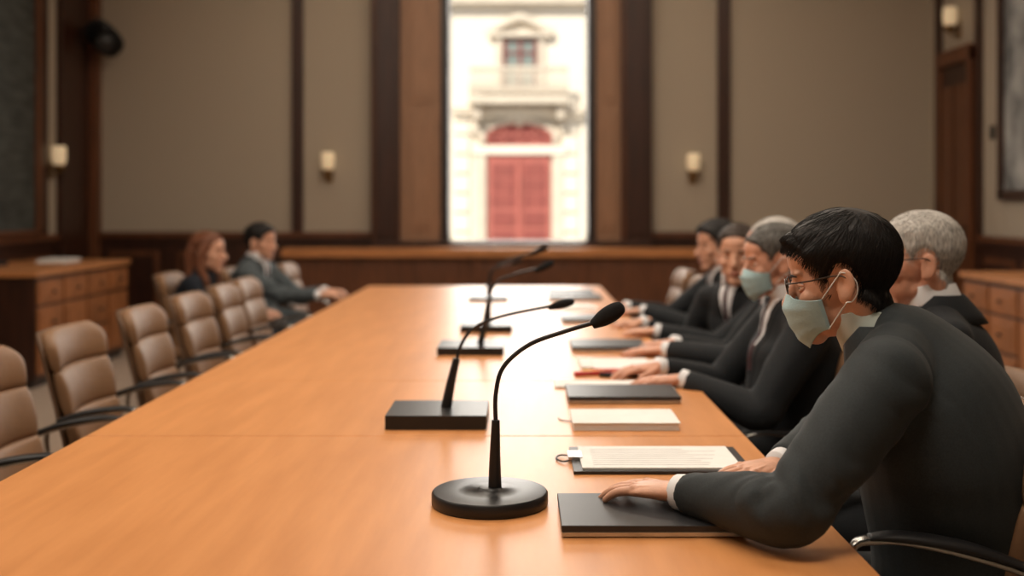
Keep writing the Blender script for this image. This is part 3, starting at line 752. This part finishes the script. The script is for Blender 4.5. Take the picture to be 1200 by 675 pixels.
    for W,D_,side,e in ((wl,dl,'L',elb[0]),(wr,dr,'R',elb[1])):
        D_=Vector(D_).normalized(); Y=Vector((0,0,1)).cross(D_).normalized(); Z=D_.cross(Y)
        m4=Matrix((( D_.x,Y.x,Z.x,W.x),(D_.y,Y.y,Z.y,W.y),(D_.z,Y.z,Z.z,W.z),(0,0,0,1)))@Matrix.Scale(k*1.0,4)
        hv,hf,nails=HANDS[(curl,side)]
        raw_obj('hand_'+side,hv,hf,skin,E,m4)
        mb=MB(); u=(W-e).normalized()
        mb.ctube([W-u*.03,W-u*.005,W+u*.008],[.0325*k,.0315*k,.0305*k],n=20); mb.obj('shirt_cuff_'+side,['shirt'],parent=E)
        mb=MB()
        for p,an,a in nails:
            mb.ell((p.x+.001,p.y,p.z+.0046),(.0055,.0040,.0016),R=Matrix.Rotation(a,3,'Z')@Matrix.Rotation(-an,3,'Y'),nu=12,nv=8)
        if side=='L':
            for i in range(len(mb.v)): x,y,z=mb.v[i]; mb.v[i]=(x,-y,z)
        mb.xf(0,m4); mb.obj('nails_'+side,['nail'],parent=E)
        mb=MB(); sd=u.cross(Vector((0,0,1))).normalized()*(1 if side=='R' else -1)
        if suit=='suit1':
            for b_ in range(3): mb.ell(W-u*(.035+.017*b_)+sd*.040*-1+Vector((0,0,-.004)),(.006,.003,.006),nu=12,nv=8)
            mb.obj('sleeve_buttons',['black'],parent=E)
    mb=MB()
    for an in feet:
        mb.ctube([an-f*.05-Vector((0,0,.06)),an-Vector((0,0,.05)),an+f*.09-Vector((0,0,.072)),an+f*.17-Vector((0,0,.082))],[(.03,.035),(.036,.05),(.042,.034),(.03,.02)],n=16,side=s)
    mb.obj('shoes',['black'],parent=E)
    return E
T=.75+.024
person('seated_man',(.80,2.03,.54),152,(.665,2.05,1.062),(.594,2.07,1.160),162,12,
       (.278,1.925,.775+.026),(.52,2.23,T+.004),(-.80,.60,-.06),(-.85,-.42,-.05),el=(.425,1.75,.818),er=(.70,2.40,.83),
       suit='suit1',hair='hblack',style='full',mask=True,glasses=True,shirt='shirt_olive',tie=False,vox=.0055,seed=2,folds=1.15,hs=.97,bulk=1.12,sh=.185,hunch=.050,nst=3200,clift=.004,craise=.020)
chair(.65,2.07,174,z=.06,me=CM2)
person('seated_man',(1.05,2.76,.54),165,(1.04,2.76,1.065),(.975,2.74,1.158),172,4,(.82,2.66,.66),(.82,2.92,.66),(-1,-.05,-.15),(-1,.1,-.15),
       suit='suit2',skin='skin2',hair='hgrey',style='recede',glasses=True,seed=3,nst=1600)
chair(.98,2.76,178)
person('seated_man',(.80,3.47,.54),182,(.835,3.47,1.02),(.785,3.46,1.122),184,8,(.485,3.34,T),(.44,3.56,T+.006),(-1,.06,-.05),(-.9,-.3,-.05),
       suit='suit2',skin='skin2',hair='hdgrey',style='short',mask=True,seed=4,hs=.94,bulk=1.05,nst=1200)
chair(.72,3.47,180)
person('seated_man',(.98,4.10,.54),178,(.99,4.10,1.03),(.925,4.08,1.128),178,5,(.52,4.02,T),(.58,4.22,T),(-1,.12,-.05),(-1,-.2,-.05),
       suit='suit2',skin='skin2',hair='hgrey',style='recede',seed=5)
chair(.90,4.10,180)
person('seated_man',(.98,4.82,.54),215,(.98,4.80,.975),(.920,4.72,1.083),250,2,(.56,4.62,T),(.54,4.98,T),(-1,.25,-.05),(-1,-.2,-.05),
       suit='suit2',skin='skin',hair='hbrown',style='short',seed=6,hs=1.08,curl=18)
chair(.92,4.82,186)
person('seated_man',(1.05,5.58,.54),186,(1.05,5.58,.99),(.975,5.55,1.092),196,4,(.60,5.50,T),(.54,5.74,T),(-1,.1,-.05),(-1,-.1,-.05),
       suit='suit2',skin='skin',hair='hblack',style='full',seed=7,hs=1.03,curl=18)
chair(.97,5.58,180)
chair(.79,6.45,180); chair(.79,7.15,180)
person('seated_woman',(-1.98,6.80,.53),-6,(-1.955,6.80,.905),(-1.915,6.79,1.005),-8,0,(-1.62,6.90,.64),(-1.62,6.68,.64),(1,-.2,-.1),(1,.2,-.1),
       suit='suit4',skin='skin',hair='hauburn',style='long',female=True,tie=False,shirt='suit4',seed=8,hs=1.04,curl=18)
person('seated_man',(-1.75,7.36,.53),-12,(-1.77,7.36,.95),(-1.72,7.34,1.05),-18,2,(-1.30,7.35,.73),(-1.30,7.12,.72),(1,-.1,.0),(1,-.02,.02),
       suit='suit3',skin='skin',hair='hblack',style='full',seed=9,shirt='shirt',curl=18)

# ---------------- lights ----------------
def area(name,loc,sx,sy,power,col,rot=(0,0,0)):
    l=bpy.data.lights.new(name,'AREA'); l.shape='RECTANGLE'; l.size=sx; l.size_y=sy; l.energy=power; l.color=col
    o=bpy.data.objects.new(name,l); o.location=loc; o.rotation_euler=rot; scene.collection.objects.link(o)
for k,(y,e) in enumerate(((1.2,60),(4.0,60),(7.0,62))):
    mb=MB(); mb.box(-1.2,.9,y-.5,y+.5,HC-.05,HC,1); mb.box(-1.1,.8,y-.42,y+.42,HC-.06,HC-.05,0); mb.obj('ceiling_lamp',['lamp','silver'],.004)
    area('ceiling_light_%d'%k,(-.15,y,HC-.07),1.9,.84,e,(1,.86,.70))
area('ceiling_light_a',(-2.9,3.0,HC-.12),.9,3.0,90,(1,.88,.74),(0,math.radians(-38),0)); area('ceiling_light_b',(2.7,5.5,HC-.07),.8,3,26,(1,.84,.66))  # tilted one is an added fill from the left for the faces, no fixture
area('ceiling_light_c',(-.15,9.3,HC-.1),5.5,.6,26,(1,.82,.62),(math.radians(25),0,0))
area('window_daylight',(-.03,YB+.3,2.4),1.3,2.8,85,(1,.95,.88),(math.radians(-90),0,0))
sun=bpy.data.lights.new('sun','SUN'); sun.energy=5.4; sun.angle=.02; sun.color=(1,.95,.87)
so=bpy.data.objects.new('sun',sun); so.rotation_euler=Vector((.35,.8,-.65)).to_track_quat('-Z','Y').to_euler(); so.location=(0,0,20); scene.collection.objects.link(so)
w=bpy.data.worlds.new('world'); scene.world=w; w.use_nodes=True
w.node_tree.nodes['Background'].inputs[0].default_value=(.80,.88,1,1); w.node_tree.nodes['Background'].inputs[1].default_value=.85

cam=bpy.data.cameras.new('camera'); co=bpy.data.objects.new('camera',cam); scene.collection.objects.link(co)
co.location=(0,0,CH); co.rotation_euler=(math.radians(90),0,0)
cam.sensor_width=36; cam.lens=39; cam.shift_x=-(CU-600)/1200; cam.shift_y=-(337.5-CV)/1200
cam.dof.use_dof=True; cam.dof.focus_distance=2.02; cam.dof.aperture_fstop=2.1; cam.clip_start=.05
scene.camera=co
